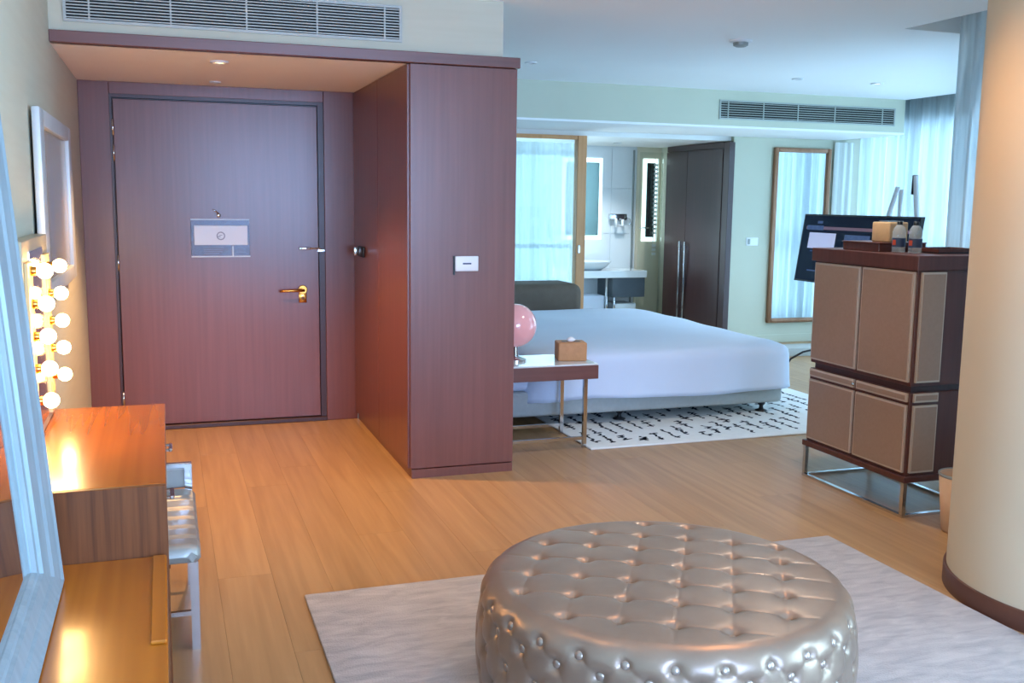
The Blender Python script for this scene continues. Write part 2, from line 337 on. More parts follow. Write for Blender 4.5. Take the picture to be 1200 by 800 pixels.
# ------------------------------------------------------------------ bedroom far wall, soffit, facade
bm = B(); box(bm, 1.87, 7.2, YS, YS+.02, ZS+.02, ZC); struct('wall_soffit', bm, 'wall_bed', 'pale green bulkhead above the bedroom far wall')
bm = B(); box(bm, 1.87, 7.205, YS-.004, YB, ZS, ZS+.02); struct('ceiling_soffit', bm, 'ceiling_paint', 'lowered white soffit along the bedroom far wall')
bm = B(); box(bm, 5.87, 7.9, YB, YB+.12, 0, 2.85); box(bm, 1.87, 7.9, YB, YB+.05, ZS+.02, 2.85); struct('wall_far', bm, 'wall_bed', 'pale green bedroom wall carrying the tall gilt mirror')
bm = B(); box(bm, 5.88, 7.4, YB-.015, YB, 0, .09, .003); struct('baseboard_far', bm, 'wall_bed', 'pale skirting board along the bedroom far wall')
bm = B(); box(bm, 5.9, 7.0, 8.72, 9.0, 0, .088, .01, 2); tag(obj('low_bench', bm, 'bed_base', None, 'auto'), 'low pale grey bench on the floor below the gilt mirror', 'bench')
# facade: window_1 (bedroom), window_2 (angled), window_3 (living), window_4 (rear)
def window(name, p0, p1, z0, z1, nd, label, tm='grey_metal', tz=1.07):
    p0, p1 = Vector((*p0, 0)), Vector((*p1, 0)); dv = (p1-p0); L = dv.length; dv.normalize(); nv = Vector((-dv.y, dv.x, 0))
    root = thing(name, tuple((p0+p1)/2), label, 'window', kind='structure')
    def seg(a, b_, za, zb, th, m, nm):
        bm = B(); box(bm, a, b_, -th/2, th/2, za, zb)
        for v in bm.verts: v.co = p0+dv*v.co.x+nv*v.co.y+Vector((0, 0, v.co.z))
        return obj(nm, bm, m, root)
    for k in range(nd+1): seg(L*k/nd-.03, L*k/nd+.03, z0, z1, .08, 'grey_metal', 'mullion')
    seg(0, L, z0, z0+.06, .08, 'grey_metal', 'sill'); seg(0, L, z1-.06, z1, .08, 'grey_metal', 'head')
    seg(0, L, tz, tz+.05, .07, tm, 'transom')
    for k in range(nd):
        seg(L*k/nd+.03, L*(k+1)/nd-.03, z0+.06, tz, .01, 'pane', 'pane'); seg(L*k/nd+.03, L*(k+1)/nd-.03, tz+.05, z1-.06, .01, 'pane', 'pane')
    return root
window('window_1', (7.6, 9.7), (7.6, 7.86), .02, 2.46, 2, 'bedroom window behind sheer curtains')
window('window_2', (7.6, 7.86), (5.05, 5.02), .02, 2.46, 4, 'angled window behind the television and sheer curtains')
window('window_3', (5.0, 5.02), (5.0, -2.5), .02, 2.46, 6, 'living room window behind the round column')
for nm, a, c in (('wall_window_head_bedroom', (7.6, 9.7), (7.6, 7.86)), ('wall_window_head_angled', (7.6, 7.86), (5.05, 5.02)), ('wall_window_head_living', (5.0, 5.02), (5.0, -2.6))):
    p0, p1 = Vector((*a, 0)), Vector((*c, 0)); dv = (p1-p0).normalized(); nv = Vector((-dv.y, dv.x, 0)); L = (p1-p0).length
    bm = B(); box(bm, 0, L, -.06, .06, 2.46, 2.85)
    for v in bm.verts: v.co = p0+dv*v.co.x+nv*v.co.y+Vector((0, 0, v.co.z))
    struct(nm, bm, 'head_beam', 'dark beam above the '+nm.split('_')[-1]+' window', cat='wall')
# rear wall with window opening
bm = B(); box(bm, XL, .45, YK-.12, YK, 0, 2.85); box(bm, 3.05, 5.2, YK-.12, YK, 0, 2.85); box(bm, .45, 3.05, YK-.12, YK, 0, .6); box(bm, .45, 3.05, YK-.12, YK, 2.6, 2.85); struct('wall_back', bm, 'wall_paper', 'beige living room wall opposite the entrance')
window('window_4', (.45, YK-.06), (3.05, YK-.06), .6, 2.6, 2, 'living room window opposite the entrance')

def curtain(name, path, z0, z1, wave, amp, m, label, seed, group=None):
    rnd = random.Random(seed); pts = [Vector((x, y, 0)) for x, y in path]
    seglen = [(b-a).length for a, b in zip(pts, pts[1:])]; L = sum(seglen); n = max(20, int(L/.018)); nz = 14
    bm = B(); grid = []; ph = rnd.random()*6
    for i in range(n+1):
        s = L*i/n; q = s; k = 0
        while k < len(seglen)-1 and q > seglen[k]: q -= seglen[k]; k += 1
        dv = (pts[k+1]-pts[k]).normalized(); nv = Vector((-dv.y, dv.x, 0)); p = pts[k]+dv*q; row = []
        for j in range(nz+1):
            t = j/nz
            f = math.sin(2*PI*s/wave+ph+.9*math.sin(2*PI*s/(wave*4.3)+1.1*t))+.45*math.sin(2*PI*s/(wave*.47)+2.1*ph+.6*t)
            row.append(bm.verts.new(p+nv*(amp*f*(1-.25*t))+Vector((0, 0, z0+(z1-z0)*t))))
        grid.append(row)
    for a, b in zip(grid, grid[1:]):
        for j in range(nz): bm.faces.new((a[j], b[j], b[j+1], a[j+1]))
    o = obj(name, bm, m, None, True); return tag(o, label, 'curtain', group)
curtain('sheer_curtain', [(7.42, 9.62), (7.42, 7.95)], .02, 2.80, .19, .035, 'sheer', 'pale sheer curtain on the straight bedroom window next to the mirror wall', 1)
curtain('sheer_curtain', [(7.38, 7.85), (6.2, 6.53), (5.02, 5.22)], .02, 2.80, .21, .04, 'sheer', 'pale sheer curtain on the angled window behind the television', 2)
curtain('sheer_curtain', [(4.62, 5.10), (4.62, 1.3)], .02, 2.80, .12, .04, 'sheer', 'gathered sheer curtain behind the drinks cabinet and round column', 3)
curtain('grey_curtain', [(7.14, 9.66), (7.40, 9.66)], .02, 2.24, .08, .014, 'drape_white', 'narrow white curtain gathered in the corner beside the gilt mirror', 4)

# tall gilt mirror
m_ = thing('wall_mirror', (6.73, YB-.03, .22), 'tall rectangular mirror in a thin gilt frame on the bedroom wall', 'mirror')
x0, x1, z0, z1, f = 6.365, 7.10, .226, 2.165, .05
b = B(); box(b, x0+f*.8, x1-f*.8, YB-.022, YB-.015, z0+f*.8, z1-f*.8); obj('mirror_glass', b, 'mirror', m_)
for nm, a in (('frame_side', (x0, x0+f, z0, z1)), ('frame_side', (x1-f, x1, z0, z1)), ('frame_rail', (x0+f, x1-f, z0, z0+f)), ('frame_rail', (x0+f, x1-f, z1-f, z1))):
    b = B(); box(b, a[0], a[1], YB-.05, YB-.002, a[2], a[3], .012, 2); obj(nm, b, 'gold', m_, 'auto')
ls = thing('light_switch', (6.145, YB, 1.09), 'small white light switch between closet door and gilt mirror', 'switch')
b = B(); box(b, 6.07, 6.22, YB-.01, YB, 1.09, 1.178, .004, 2); obj('plate', b, 'plastic_white', ls, 'auto')
b = B(); box(b, 6.088, 6.118, YB-.015, YB-.01, 1.105, 1.165, .002); obj('rocker', b, 'grey_metal', ls)

# dark closet whose doors face the bathroom passage
cl = thing('closet', (5.84, 10.4, 0), 'tall dark closet with long bar handles at the bathroom passage', 'closet')
b = B(); box(b, 5.80, 5.87, YB-.03, YB+.02, 0, 2.205, .003); obj('door_jamb', b, 'wood_dark', cl)
b = B(); box(b, 5.835, 5.868, YB+.02, 11.12, 0, 2.215); obj('carcass', b, 'wood_dark', cl)
b = B(); box(b, 5.812, 5.835, YB+.02, YB+.11, 0, 2.205, .003); obj('post', b, 'wood_dark', cl)
b = B(); box(b, 5.812, 5.835, YB+.115, 11.12, 2.15, 2.215, .003); obj('top_rail', b, 'wood_dark', cl)
for y0, y1, hy in ((YB+.115, 10.60, 10.543), (10.604, 11.12, 10.667)):
    b = B(); box(b, 5.806, 5.835, y0, y1, .03, 2.145, .003); dd = obj('door', b, 'wood_dark', cl)
    b = B(); box(b, 5.766, 5.786, hy-.016, hy+.016, .15, 1.10, .004, 2); box(b, 5.786, 5.806, hy-.01, hy+.01, .2, .23); box(b, 5.786, 5.806, hy-.01, hy+.01, 1.02, 1.05); obj('handle', b, 'chrome', dd, 'auto')

# glass partition with orange-brown timber frame
gp = thing('glass_partition', (3.0, YB, 0), 'glass partition in an orange wood frame between bed and bathroom', 'partition')
b = B(); box(b, 4.03, 4.13, YB-.04, YB+.06, 0, 2.215, .004); po = obj('post', b, 'orange_wood', gp)
b = B(); box(b, 4.05, 4.075, YB-.05, YB-.04, 1.02, 1.10, .003); obj('latch', b, 'chrome', po)
b = B(); box(b, 1.88, 4.03, YB-.03, YB+.05, 2.175, 2.215, .003); obj('head_rail', b, 'orange_wood', gp)
b = B(); box(b, 1.88, 4.03, YB+.005, YB+.015, .03, 2.175); obj('glass_pane', b, 'pane', gp)
b = B(); box(b, 1.88, 4.03, YB-.02, YB+.04, 0, .03); obj('floor_rail', b, 'orange_wood', gp)
curtain('sheer_curtain', [(2.2, YB+.17), (4.10, YB+.17)], .02, 2.15, .2, .03, 'sheer', 'white sheer curtain hanging behind the glass partition', 5)

# ------------------------------------------------------------------ bathroom
bm = B(); prism(bm, [(1.87, YB+.02), (6.1, YB+.02), (6.1, YR), (1.87, YR)], -.08, 0); struct('floor_bathroom', bm, 'bath_beige', 'beige stone floor of the bathroom', cat='floor')
bm = B(); box(bm, 1.87, 5.87, YB+.06, YR+.1, 2.22, 2.3); struct('ceiling_bathroom', bm, 'ceiling_paint', 'white bathroom ceiling', cat='ceiling')
bm = B(); box(bm, 4.72, 5.54, YR, YR+.1, 0, 2.3); box(bm, 1.87, 2.5, YR, YR+.1, 0, 2.3); box(bm, 2.5, 4.72, YR, YR+.1, 0, .2); box(bm, 2.5, 4.72, YR, YR+.1, 2.15, 2.3); wbk = struct('wall_bathroom', bm, 'bath_white', 'white bathroom wall with a lit mirror and counter')
for x0, x1 in ((4.74, 5.20), (5.206, 5.54)):
    for z0, z1 in ((.03, .60), (.606, 1.16), (1.166, 1.71), (1.716, 2.2)):
        b = B(); box(b, x0, x1, YR-.008, YR, z0, z1, .0015); obj('tile', b, 'bath_white', wbk)
bm = B(); box(bm, 5.54, 6.1, YR-.02, YR+.1, 0, 2.3); struct('wall_shower', bm, 'bath_beige', 'beige marble shower wall beside the closet')
bm = B(); box(bm, 1.77, 1.87, YB+.06, YR+.1, 0, 2.3); struct('wall_bathroom_side', bm, 'bath_white', 'white side wall of the bathroom')
bm = B(); box(bm, 5.868, 5.97, YB+.12, YR-.02, 0, 2.3); struct('wall_closet', bm, 'wall_bed', 'pale wall behind the dark closet')
window('window_5', (4.72, YR+.05), (2.5, YR+.05), .2, 2.15, 2, 'bright bathroom window behind the sheer curtain', 'transom_dark', .985)
def lit_mirror(x0, x1, y, z0, z1, label):
    r = thing('lit_mirror', ((x0+x1)/2, y, z0), label, 'mirror')
    b = B(); box(b, x0-.045, x1+.045, y-.008, y-.001, z0-.05, z1+.05); obj('glow_panel', b, 'mirror_glow', r)
    b = B(); box(b, x0, x1, y-.03, y-.010, z0, z1, .003); obj('mirror_glass', b, 'bath_mirror', r)
lit_mirror(4.60, 5.03, YR-.009, 1.14, 2.02, 'backlit bathroom mirror over the washbasin')
lit_mirror(5.665, 5.78, YR-.021, 1.12, 2.03, 'narrow glowing panel built as the mirror reflection in the shower')  # a reflection in the shower glass, modelled as a second glowing mirror
tr = thing('towel_holder', (5.31, YR, 1.25), 'chrome wall holder between the backlit mirror and its built reflection', 'holder')
b = B(); box(b, 5.17, 5.40, YR-.06, YR-.01, 1.33, 1.405, .004, 2); obj('shelf', b, 'chrome', tr, 'auto')
b = B(); tube(b, [(5.24, YR-.02, 1.34), (5.24, YR-.09, 1.34), (5.24, YR-.09, 1.262), (5.33, YR-.09, 1.262), (5.33, YR-.09, 1.34)], .018, 8); obj('roll', b, 'white_metal', tr, True)
b = B(); tube(b, [(5.40, YR-.04, 1.36), (5.45, YR-.04, 1.34), (5.46, YR-.04, 1.28), (5.43, YR-.04, 1.27)], .008, 8); obj('hook', b, 'chrome', tr, True)
cn = thing('wash_counter', (5.1, YR-.3, 0), 'pale stone washbasin counter with dark cabinet below', 'counter')
b = B(); box(b, 4.45, 5.478, YR-.50, YR-.01, .655, .74, .004); obj('worktop', b, 'stone_white', cn)
b = B(); box(b, 5.05, 5.47, YR-.46, YR-.012, .42, .653); obj('cabinet', b, 'bath_dark', cn)
for xx in (4.98, 5.08):
    b = B(); tube(b, [(xx, YR-.44, 0), (xx, YR-.44, .655)], .016, 8); obj('leg', b, 'chrome', cn, True)
b = B(); box(b, 4.5, 5.40, YR-.45, YR-.02, .16, .20); obj('shelf', b, 'bath_dark', cn)
bs = thing('wash_basin', (4.82, YR-.28, .74), 'white oval basin standing on the stone counter', 'basin')
b = B(); lathe(b, [(.14, 0), (.20, .03), (.26, .09), (.27, .105), (.255, .105), (.2, .04), (.05, .02)], 4.82, YR-.28, 32, True, .74)
for v in b.verts: v.co.y = YR-.28+(v.co.y-YR+.28)*.8
obj('bowl', b, 'bath_white', bs, True)
b = B(); box(b, 4.60, 4.97, YR-.42, YR-.1, .2, .44, .02, 2); tag(obj('folded_towel', b, 'linen', None, 'auto'), 'white folded towel on the shelf below the basin counter', 'towel')
b = B(); box(b, 5.10, 5.38, YR-.42, YR-.1, .2, .34, .01, 2); tag(obj('storage_box', b, 'bath_white', None, 'auto'), 'white box on the shelf below the dark counter cabinet', 'box')
sd = thing('shower_screen', (5.5, YR-.35, 0), 'clear glass shower screen with grey edge profile', 'screen')
b = B(); box(b, 5.485, 5.503, YR-.03, YR-.009, 0, 2.18); obj('profile', b, 'grey_metal', sd)
b = B(); box(b, 5.49, 5.80, YR-.20, YR-.192, .02, 2.15); gs = obj('glass', b, 'shower_glass', sd)
b = B(); tube(b, [(5.50, YR-.22, 1.24), (5.62, YR-.22, 1.24)], .008, 8); obj('handle', b, 'chrome', gs, True)
tw = thing('towel_rail', (5.82, YR-.06, 1.14), 'white ladder towel rail on the shower wall beside the closet', 'towel rail')
for xx in (5.76, 5.80):
    b = B(); tube(b, [(xx if xx < 5.78 else 5.795, YR-.07, .98), (xx if xx < 5.78 else 5.795, YR-.07, 2.08)], .005, 8); obj('upright', b, 'white_metal', tw, True)
for k in range(17):
    z = 1.16+k*.052; b = B(); box(b, 5.75, 5.80, YR-.075, YR-.06, z, z+.026); obj('rung', b, 'plastic_white', tw)
for z in (.90, .95, 1.0):
    b = B(); box(b, 5.75, 5.80, YR-.075, YR-.06, z, z+.03); obj('rung', b, 'plastic_white', tw)

# ------------------------------------------------------------------ bed
bed = thing('bed', (3.1, 7.55, 0), 'wide low bed with grey upholstered base and black castor legs', 'bed')
b = B(); box(b, 1.90, 4.33, 6.32, 8.86, .085, .26, .03, 3); obj('base', b, 'bed_base', bed, 'auto')
b = B(); box(b, 1.95, 4.24, 6.34, 8.84, .26, .49, .05, 4); obj('mattress', b, 'linen', bed, 'auto')
b = B(); box(b, 1.872, 1.90, 6.3, 8.95, .05, 1.1, .01, 2); obj('headboard', b, 'brown_fabric', bed, 'auto')
for x, y in ((4.2, 6.40), (3.04, 6.42), (4.2, 8.78), (2.1, 6.45), (2.1, 8.78)):
    b = B(); lathe(b, [(.045, .0135), (.045, .02), (.018, .03), (.014, .05), (.03, .07), (.03, .09)], x, y, 16); obj('leg', b, 'black', bed, True)
def duvet():
    X0, X1, Y0, Y1 = 2.30, 4.385, 6.225, 8.93; cx, cy = (X0+X1)/2, (Y0+Y1)/2; hx, hy = (X1-X0)/2, (Y1-Y0)/2; n = 240
    def outline(o, rc):
        out = []; ax, ay = hx+o, hy+o; per = []
        for k in range(n):
            t = 2*PI*k/n; c, s_ = math.cos(t), math.sin(t)
            e = 16 if rc < .2 else 6
            r = 1/((abs(c/ax)**e+abs(s_/ay)**e)**(1/e)); out.append((cx+r*c, cy+r*s_, t))
        return out
    bm = B(); rings = []
    for fr in (.0, .15, .35, .55, .72, .85, .93):
        o = outline(0, .1); ring = []
        for x, y, t in o:
            px, py = cx+(x-cx)*fr, cy+(y-cy)*fr
            z = .548-.018*fr**2+.004*math.sin(px*5+py*3)+.003*math.sin(py*9)
            ring.append((px, py, z))
        rings.append(ring)
    for off, z in ((-.05, .524), (-.022, .512), (-.006, .492), (.0, .46)):
        rings.append([(x, y, z) for x, y, t in outline(off, .1)])
    for q in range(1, 9):
        f = q/8; ring = []
        for k, (x, y, t) in enumerate(outline(.0, .1)):
            arc = x*1.0 if abs(y-cy) > abs(x-cx)*hy/hx else y
            wv = .012*f*math.sin(arc*9)+.016*f*f*math.sin(arc*4.1+1)
            dx, dy = x-cx, y-cy; l = math.hypot(dx, dy); hem = .205+.012*math.sin(arc*3)
            if y < cy and x < 2.75 : hem -= .02*min(1, (2.75-x)/.3)
            ring.append((x+dx/l*(wv+.005*f), y+dy/l*(wv+.005*f), .46+(hem-.46)*f))
        rings.append(ring)
    vr = [[bm.verts.new(p) for p in r] for r in rings[1:]]; c0 = bm.verts.new((cx, cy, .548))
    for k in range(n): bm.faces.new((c0, vr[0][k], vr[0][(k+1) % n]))
    for a, c in zip(vr, vr[1:]):
        for k in range(n): bm.faces.new((a[k], c[k], c[(k+1) % n], a[(k+1) % n]))
    return bm
dv_ = obj('duvet', duvet(), 'linen', None, True); tag(dv_, 'smooth white duvet hanging over the sides of the bed', 'duvet')
sm = dv_.modifiers.new('thick', 'SOLIDIFY'); sm.thickness = .012; sm.offset = -1
# rug under the bed with rows of handwriting
rg = thing('bed_rug', (3.7, 7.1, 0), 'white rug with rows of black handwriting under the bed', 'rug')
b = B(); box(b, 2.50, 4.95, 5.68, 8.6, 0, .012, .004); obj('pile', b, 'bed_rug', rg)
b = B(); rnd = random.Random(3)
def ribbon(b, pts, wd_):
    vs = []
    for k, p in enumerate(pts):
        t = Vector(pts[min(k+1, len(pts)-1)])-Vector(pts[max(k-1, 0)]); nn = Vector((-t.y, t.x)).normalized()*wd_*(.5+.5*rnd.random())
        vs.append((b.verts.new((p[0]+nn.x, p[1]+nn.y, .0128)), b.verts.new((p[0]-nn.x, p[1]-nn.y, .0128))))
    for a, c in zip(vs, vs[1:]): b.faces.new((a[0], a[1], c[1], c[0]))
x = 2.60
while x < 4.9:
    y = 5.76+rnd.random()*.2
    while y < 7.6 if x > 4.3 else y < 6.9:
        ln = .12+rnd.random()*.34; pts = []; q = 0
        while q < ln:
            pts.append((x+rnd.uniform(-.022, .022)*(1 if len(pts) % 2 else .4), min(y+q, 8.5))); q += .016+rnd.random()*.012
        if len(pts) > 2:
            ribbon(b, pts, .013)
            for _ in range(rnd.randint(1, 4)):
                p = rnd.choice(pts); ribbon(b, [(p[0]-.03*rnd.random()-.012, p[1]), (p[0]+.004, p[1]+.012), (p[0]+.03*rnd.random()+.012, p[1]+.02)], .012)
        y += ln+.04+rnd.random()*.12
    x += .115
pt = obj('handwriting', b, 'rug_ink', rg); pt['kind'] = 'stuff'
# brown upholstered bench behind the bed
bb = thing('daybed', (3.0, 9.3, 0), 'brown upholstered daybed between the bed and the glass partition', 'daybed')
b = B(); box(b, 2.0, 3.86, 9.03, 9.6, .36, .755, .09, 5); obj('cushion', b, 'brown_fabric', bb, 'auto')
b = B(); box(b, 2.05, 3.80, 9.06, 9.57, .06, .36, .02, 2); obj('base', b, 'brown_fabric', bb, 'auto')
for x in (2.1, 3.74):
    for y in (9.1, 9.52):
        b = B(); lathe(b, [(.02, 0), (.025, .06)], x, y, 12); obj('leg', b, 'black', bb, True)

# ------------------------------------------------------------------ bedside table and its things
nt = thing('bedside_table', (2.25, 6.0, 0), 'brown wooden bedside table with chrome frame legs', 'table')
b = B(); box(b, 1.90, 2.565, 5.735, 6.17, .445, .532, .002); obj('drawer_box', b, 'wood_h', nt)
b = B(); box(b, 1.90, 2.562, 5.738, 6.168, .532, .542, .002); obj('stone_top', b, 'stone_white', nt)
for y in (5.755, 6.15):
    b = B(); box(b, 2.472, 2.496, y-.012, y+.012, 0, .445); obj('leg', b, 'chrome', nt)
    b = B(); box(b, 1.93, 1.955, y-.012, y+.012, 0, .445); obj('leg', b, 'chrome', nt)
    b = B(); box(b, 1.955, 2.472, y-.009, y+.009, .055, .075); obj('stretcher', b, 'chrome', nt)
lp_ = thing('globe_lamp', (2.09, 5.97, .542), 'pink glass globe lamp standing on the bedside table', 'lamp')
b = B(); lathe(b, [(.07, 0), (.07, .012), (.02, .03), (.016, .09), (.03, .10)], 2.09, 5.97, 24, True, .542); obj('base', b, 'chrome', lp_, 'auto')
b = B(); ball(b, (2.085, 5.97, .768), .137, 1, 1, 1, 40, 24); obj('globe', b, 'pink_glass', lp_, True)
def tissue_box(loc, sx, sy, sz, rot, m, label, clasp=False):
    r = thing('leather_box' if clasp else 'tissue_box', loc, label, 'box' if clasp else 'tissue box')
    L0 = Vector(loc)
    b = B(); box(b, L0.x-sx/2, L0.x+sx/2, L0.y-sy/2, L0.y+sy/2, L0.z, L0.z+sz, .008, 3); obj('box', b, m, r, 'auto')
    if clasp:
        b = B(); box(b, L0.x-sx/2+.01, L0.x+sx/2-.01, L0.y-.045, L0.y+.03, L0.z+sz, L0.z+sz+.006, .002); obj('clasp', b, 'chrome', r); return r
    b = B(); box(b, L0.x-sx*.32, L0.x+sx*.32, L0.y-sy*.12, L0.y+sy*.12, L0.z+sz-.001, L0.z+sz+.002); obj('slot', b, 'black', r)
    b = B(); lathe(b, [(.022, 0), (.03, .012), (.018, .022), (.006, .028)], L0.x, L0.y, 9, True, L0.z+sz+.001)
    for v in b.verts: v.co.x += random.uniform(-.006, .006)
    obj('tissue', b, 'tissue', r, True)
    r.rotation_euler.z = rot; return r
tissue_box((2.452, 5.93, .542), .185, .15, .118, -.2, 'tissue_leather', 'tan leather tissue box on the bedside table')

# ------------------------------------------------------------------ drinks cabinet
cb = thing('drinks_cabinet', (3.7, 4.4, 0), 'tall drinks cabinet with taupe panel doors on a chrome base', 'cabinet')
CX, CXB, CY0, CY1 = 3.447, 3.95, 3.965, 4.805
b = B(); box(b, CX+.012, CXB, CY0+.012, CY1-.012, .665, 1.238, .002); obj('upper_body', b, 'cab_wood', cb)
b = B(); box(b, CX+.012, CXB, CY0+.012, CY1-.012, .21, .632, .002); obj('lower_body', b, 'cab_wood', cb)
b = B(); box(b, CX+.03, CXB-.01, CY0+.03, CY1-.03, .632, .665); obj('neck', b, 'wood_dark', cb)
b = B(); box(b, CX-.006, CXB+.004, CY0-.006, CY1+.006, 1.238, 1.31, .003); obj('top', b, 'cab_wood', cb)
b = B(); box(b, CX-.006, CXB+.004, CY0-.006, CY1+.006, .18, .212, .003); obj('bottom_rail', b, 'cab_wood', cb)
ym = (CY0+CY1)/2
def panel_x(nm, y0, y1, z0, z1, t=.010):
    b = B(); box(b, CX, CX+.014, y0, y1, z0, z1, .001); p = obj(nm, b, 'cab_trim', cb)
    b = B(); box(b, CX-.004, CX, y0+t, y1-t, z0+t, z1-t, .001); obj('inset_panel', b, 'cab_panel', p); return p
for y0, y1 in ((CY0+.022, ym-.010), (ym+.010, CY1-.022)):
    panel_x('door', y0, y1, .685, 1.230); panel_x('lower_door', y0, y1, .228, .570); panel_x('drawer', y0, y1, .586, .630)
b = B(); ball(b, (CX-.010, ym, .607), .010, .8, 1, 1, 12, 8); obj('knob', b, 'chrome', cb, True)
for z0, z1 in ((.685, 1.230), (.228, .570), (.586, .630)):
    b = B(); box(b, CX+.03, CX+.175, CY0-.001, CY0+.014, z0, z1); p = obj('side_panel', b, 'cab_trim', cb)
    b = B(); box(b, CX+.038, CX+.167, CY0-.004, CY0-.001, z0+.010, z1-.010); obj('inset_panel', b, 'cab_panel', p)
for x in (CX+.012, CXB-.03):
    for y in (CY0+.012, CY1-.012):
        b = B(); box(b, x-.011, x+.011, y-.011, y+.011, .012, .18); obj('leg', b, 'chrome', cb)
for y in (CY0+.012, CY1-.012):
    b = B(); box(b, CX, CXB-.018, y-.012, y+.012, 0, .014); obj('floor_bar', b, 'chrome', cb)
for x in (CX+.012, CXB-.03):
    b = B(); box(b, x-.012, x+.012, CY0+.024, CY1-.024, 0, .014); obj('floor_bar', b, 'chrome', cb)
# things on the cabinet
ty = thing('wooden_tray', (3.60, 4.42, 1.31), 'flat reddish wooden box under the beige box on the cabinet', 'tray')
b = B(); box(b, 3.50, 3.80, 4.325, 4.62, 1.31, 1.352, .003); obj('body', b, 'cab_wood', ty)
b = B(); box(b, 3.496, 3.80, 4.321, 4.624, 1.352, 1.358, .002); obj('lid', b, 'cab_wood', ty)
tissue_box((3.64, 4.42, 1.358), .12, .14, .105, 0, 'box_beige', 'beige leather box with a chrome clasp on the flat wooden box', True)
for k, (x, y) in enumerate(((3.57, 4.262), (3.60, 4.176))):
    bt = thing('water_bottle', (x, y, 1.31), ('small clear water bottle touching the flat wooden box on the cabinet', 'small clear water bottle at the open corner of the cabinet top')[k], 'bottle', 'water bottles on the cabinet')
    b = B(); lathe(b, [(.028, 0), (.033, .006), (.033, .05), (.031, .054), (.033, .058), (.033, .10), (.030, .122), (.018, .138), (.013, .142)], x, y, 24, True, 1.31); obj('body', b, 'bottle_plastic', bt, True)
    b = B(); lathe(b, [(.0335, .03), (.0335, .075)], x, y, 24, False, 1.31); lbl = obj('label_band', b, 'label_navy', bt, True)
    b = B()
    for q in range(5):
        t0, t1 = PI*.93+q*.13, PI*.93+(q+1)*.13
        b.faces.new([b.verts.new((x+.0338*math.cos(t), y+.0338*math.sin(t), 1.31+z)) for t, z in ((t0, .04), (t1, .04), (t1, .066), (t0, .066))])
    obj('label_mark', b, 'label_red', lbl)
    b = B(); lathe(b, [(.014, .142), (.014, .158), (.012, .16)], x, y, 16, True, 1.31); obj('cap', b, 'black', bt, 'auto')
tr2 = thing('service_tray', (3.86, 4.3, 1.31), 'dark lacquer tray with a pale rim at the back of the cabinet', 'tray')
b = B(); box(b, 3.70, 3.945, 4.12, 4.31, 1.31, 1.318); obj('base', b, 'black', tr2)
b = B(); box(b, 3.70, 3.945, 4.12, 4.126, 1.318, 1.336); box(b, 3.70, 3.945, 4.304, 4.31, 1.318, 1.336); box(b, 3.70, 3.706, 4.126, 4.304, 1.318, 1.336); box(b, 3.939, 3.945, 4.126, 4.304, 1.318, 1.336); obj('rim', b, 'cab_wood', tr2)

# ------------------------------------------------------------------ television on an easel
tv = thing('television', (4.8, 6.12, .95), 'black flat television leaning on a white easel with its menu showing', 'television')
ang = math.radians(7)   # leans back
def tvp(u, v, w_=0):     # u along the screen from the window-side edge, v up, w out of the screen
    lean = .072
    X = 4.715+.02*u+lean*(v/.50)+(-w_); Y = 6.81-u*1.0; return Vector((X, Y, .955+v))
def tvbox(u0, u1, v0, v1, w0, w1, m, nm, par):
    b = B(); box(b, u0, u1, v0, v1, w0, w1)
    for q in b.verts: q.co = tvp(q.co.x, q.co.y, q.co.z)
    return obj(nm, b, m, par)
tvbox(0, 1.27, 0, .52, -.03, 0, 'black', 'casing', tv)
sc = tvbox(.012, 1.258, .014, .508, 0, .002, 'screen', 'screen', tv)
tvbox(.05, 1.20, .405, .428, .0022, .003, 'screen_bar', 'menu_bar', sc)
tvbox(.06, .26, .400, .435, .003, .0036, 'screen_blue', 'menu_heading', sc)
tvbox(.10, .42, .26, .38, .0022, .003, 'screen_white', 'menu_card', sc)
for u0, u1, v0, v1 in ((.52, .80, .32, .375), (.86, .94, .335, .375), (.98, 1.08, .335, .37), (.14, .26, .235, .245), (.14, .30, .085, .095), (.18, .24, .45, .47)):
    tvbox(u0, u1, v0, v1, .0022, .003, 'screen_blue', 'menu_tile', sc)
for u0, u1, v0, v1 in ((.27, .36, .145, .15), (.27, .275, .15, .20), (.36, .365, .15, .20), (.30, .33, .055, .075)):
    tvbox(u0, u1, v0, v1, .0022, .003, 'screen_white', 'menu_icon', sc)
es = thing('tv_easel', (5.0, 6.2, 0), 'white wooden easel stand rising behind the television', 'easel')
for p, q, r in (((4.98, 6.66, 0), (5.02, 6.04, 1.68), .017), ((5.02, 5.62, 0), (5.12, 5.98, 1.76), .02), ((5.30, 6.35, 0), (5.06, 6.05, 1.66), .016)):
    b = B(); tube(b, [p, q], [r, r], 10); obj('leg', b, 'white_metal', es, True)
b = B(); tube(b, [(5.11, 5.975, 1.63), (5.122, 5.985, 1.765)], .021, 10); obj('leg_tip', b, 'black', es, True)
b = B(); box(b, 4.78, 4.98, 6.0, 6.12, 1.14, 1.22, .006); obj('bracket', b, 'grey_metal', es)
b = B(); pts = []
pts = [(4.80, 6.40, .96), (4.80, 6.40, .60), (4.77, 6.42, .50), (4.70, 6.45, .455), (4.60, 6.48, .43), (4.51, 6.50, .38), (4.47, 6.52, .31), (4.455, 6.6, .18), (4.46, 6.7, .05), (4.5, 6.8, .022), (4.7, 6.9, .022)]
tube(b, pts, .008, 8); tag(obj('power_cable', b, 'black', None, True), 'black cable hanging down from the television towards the bed', 'cable')

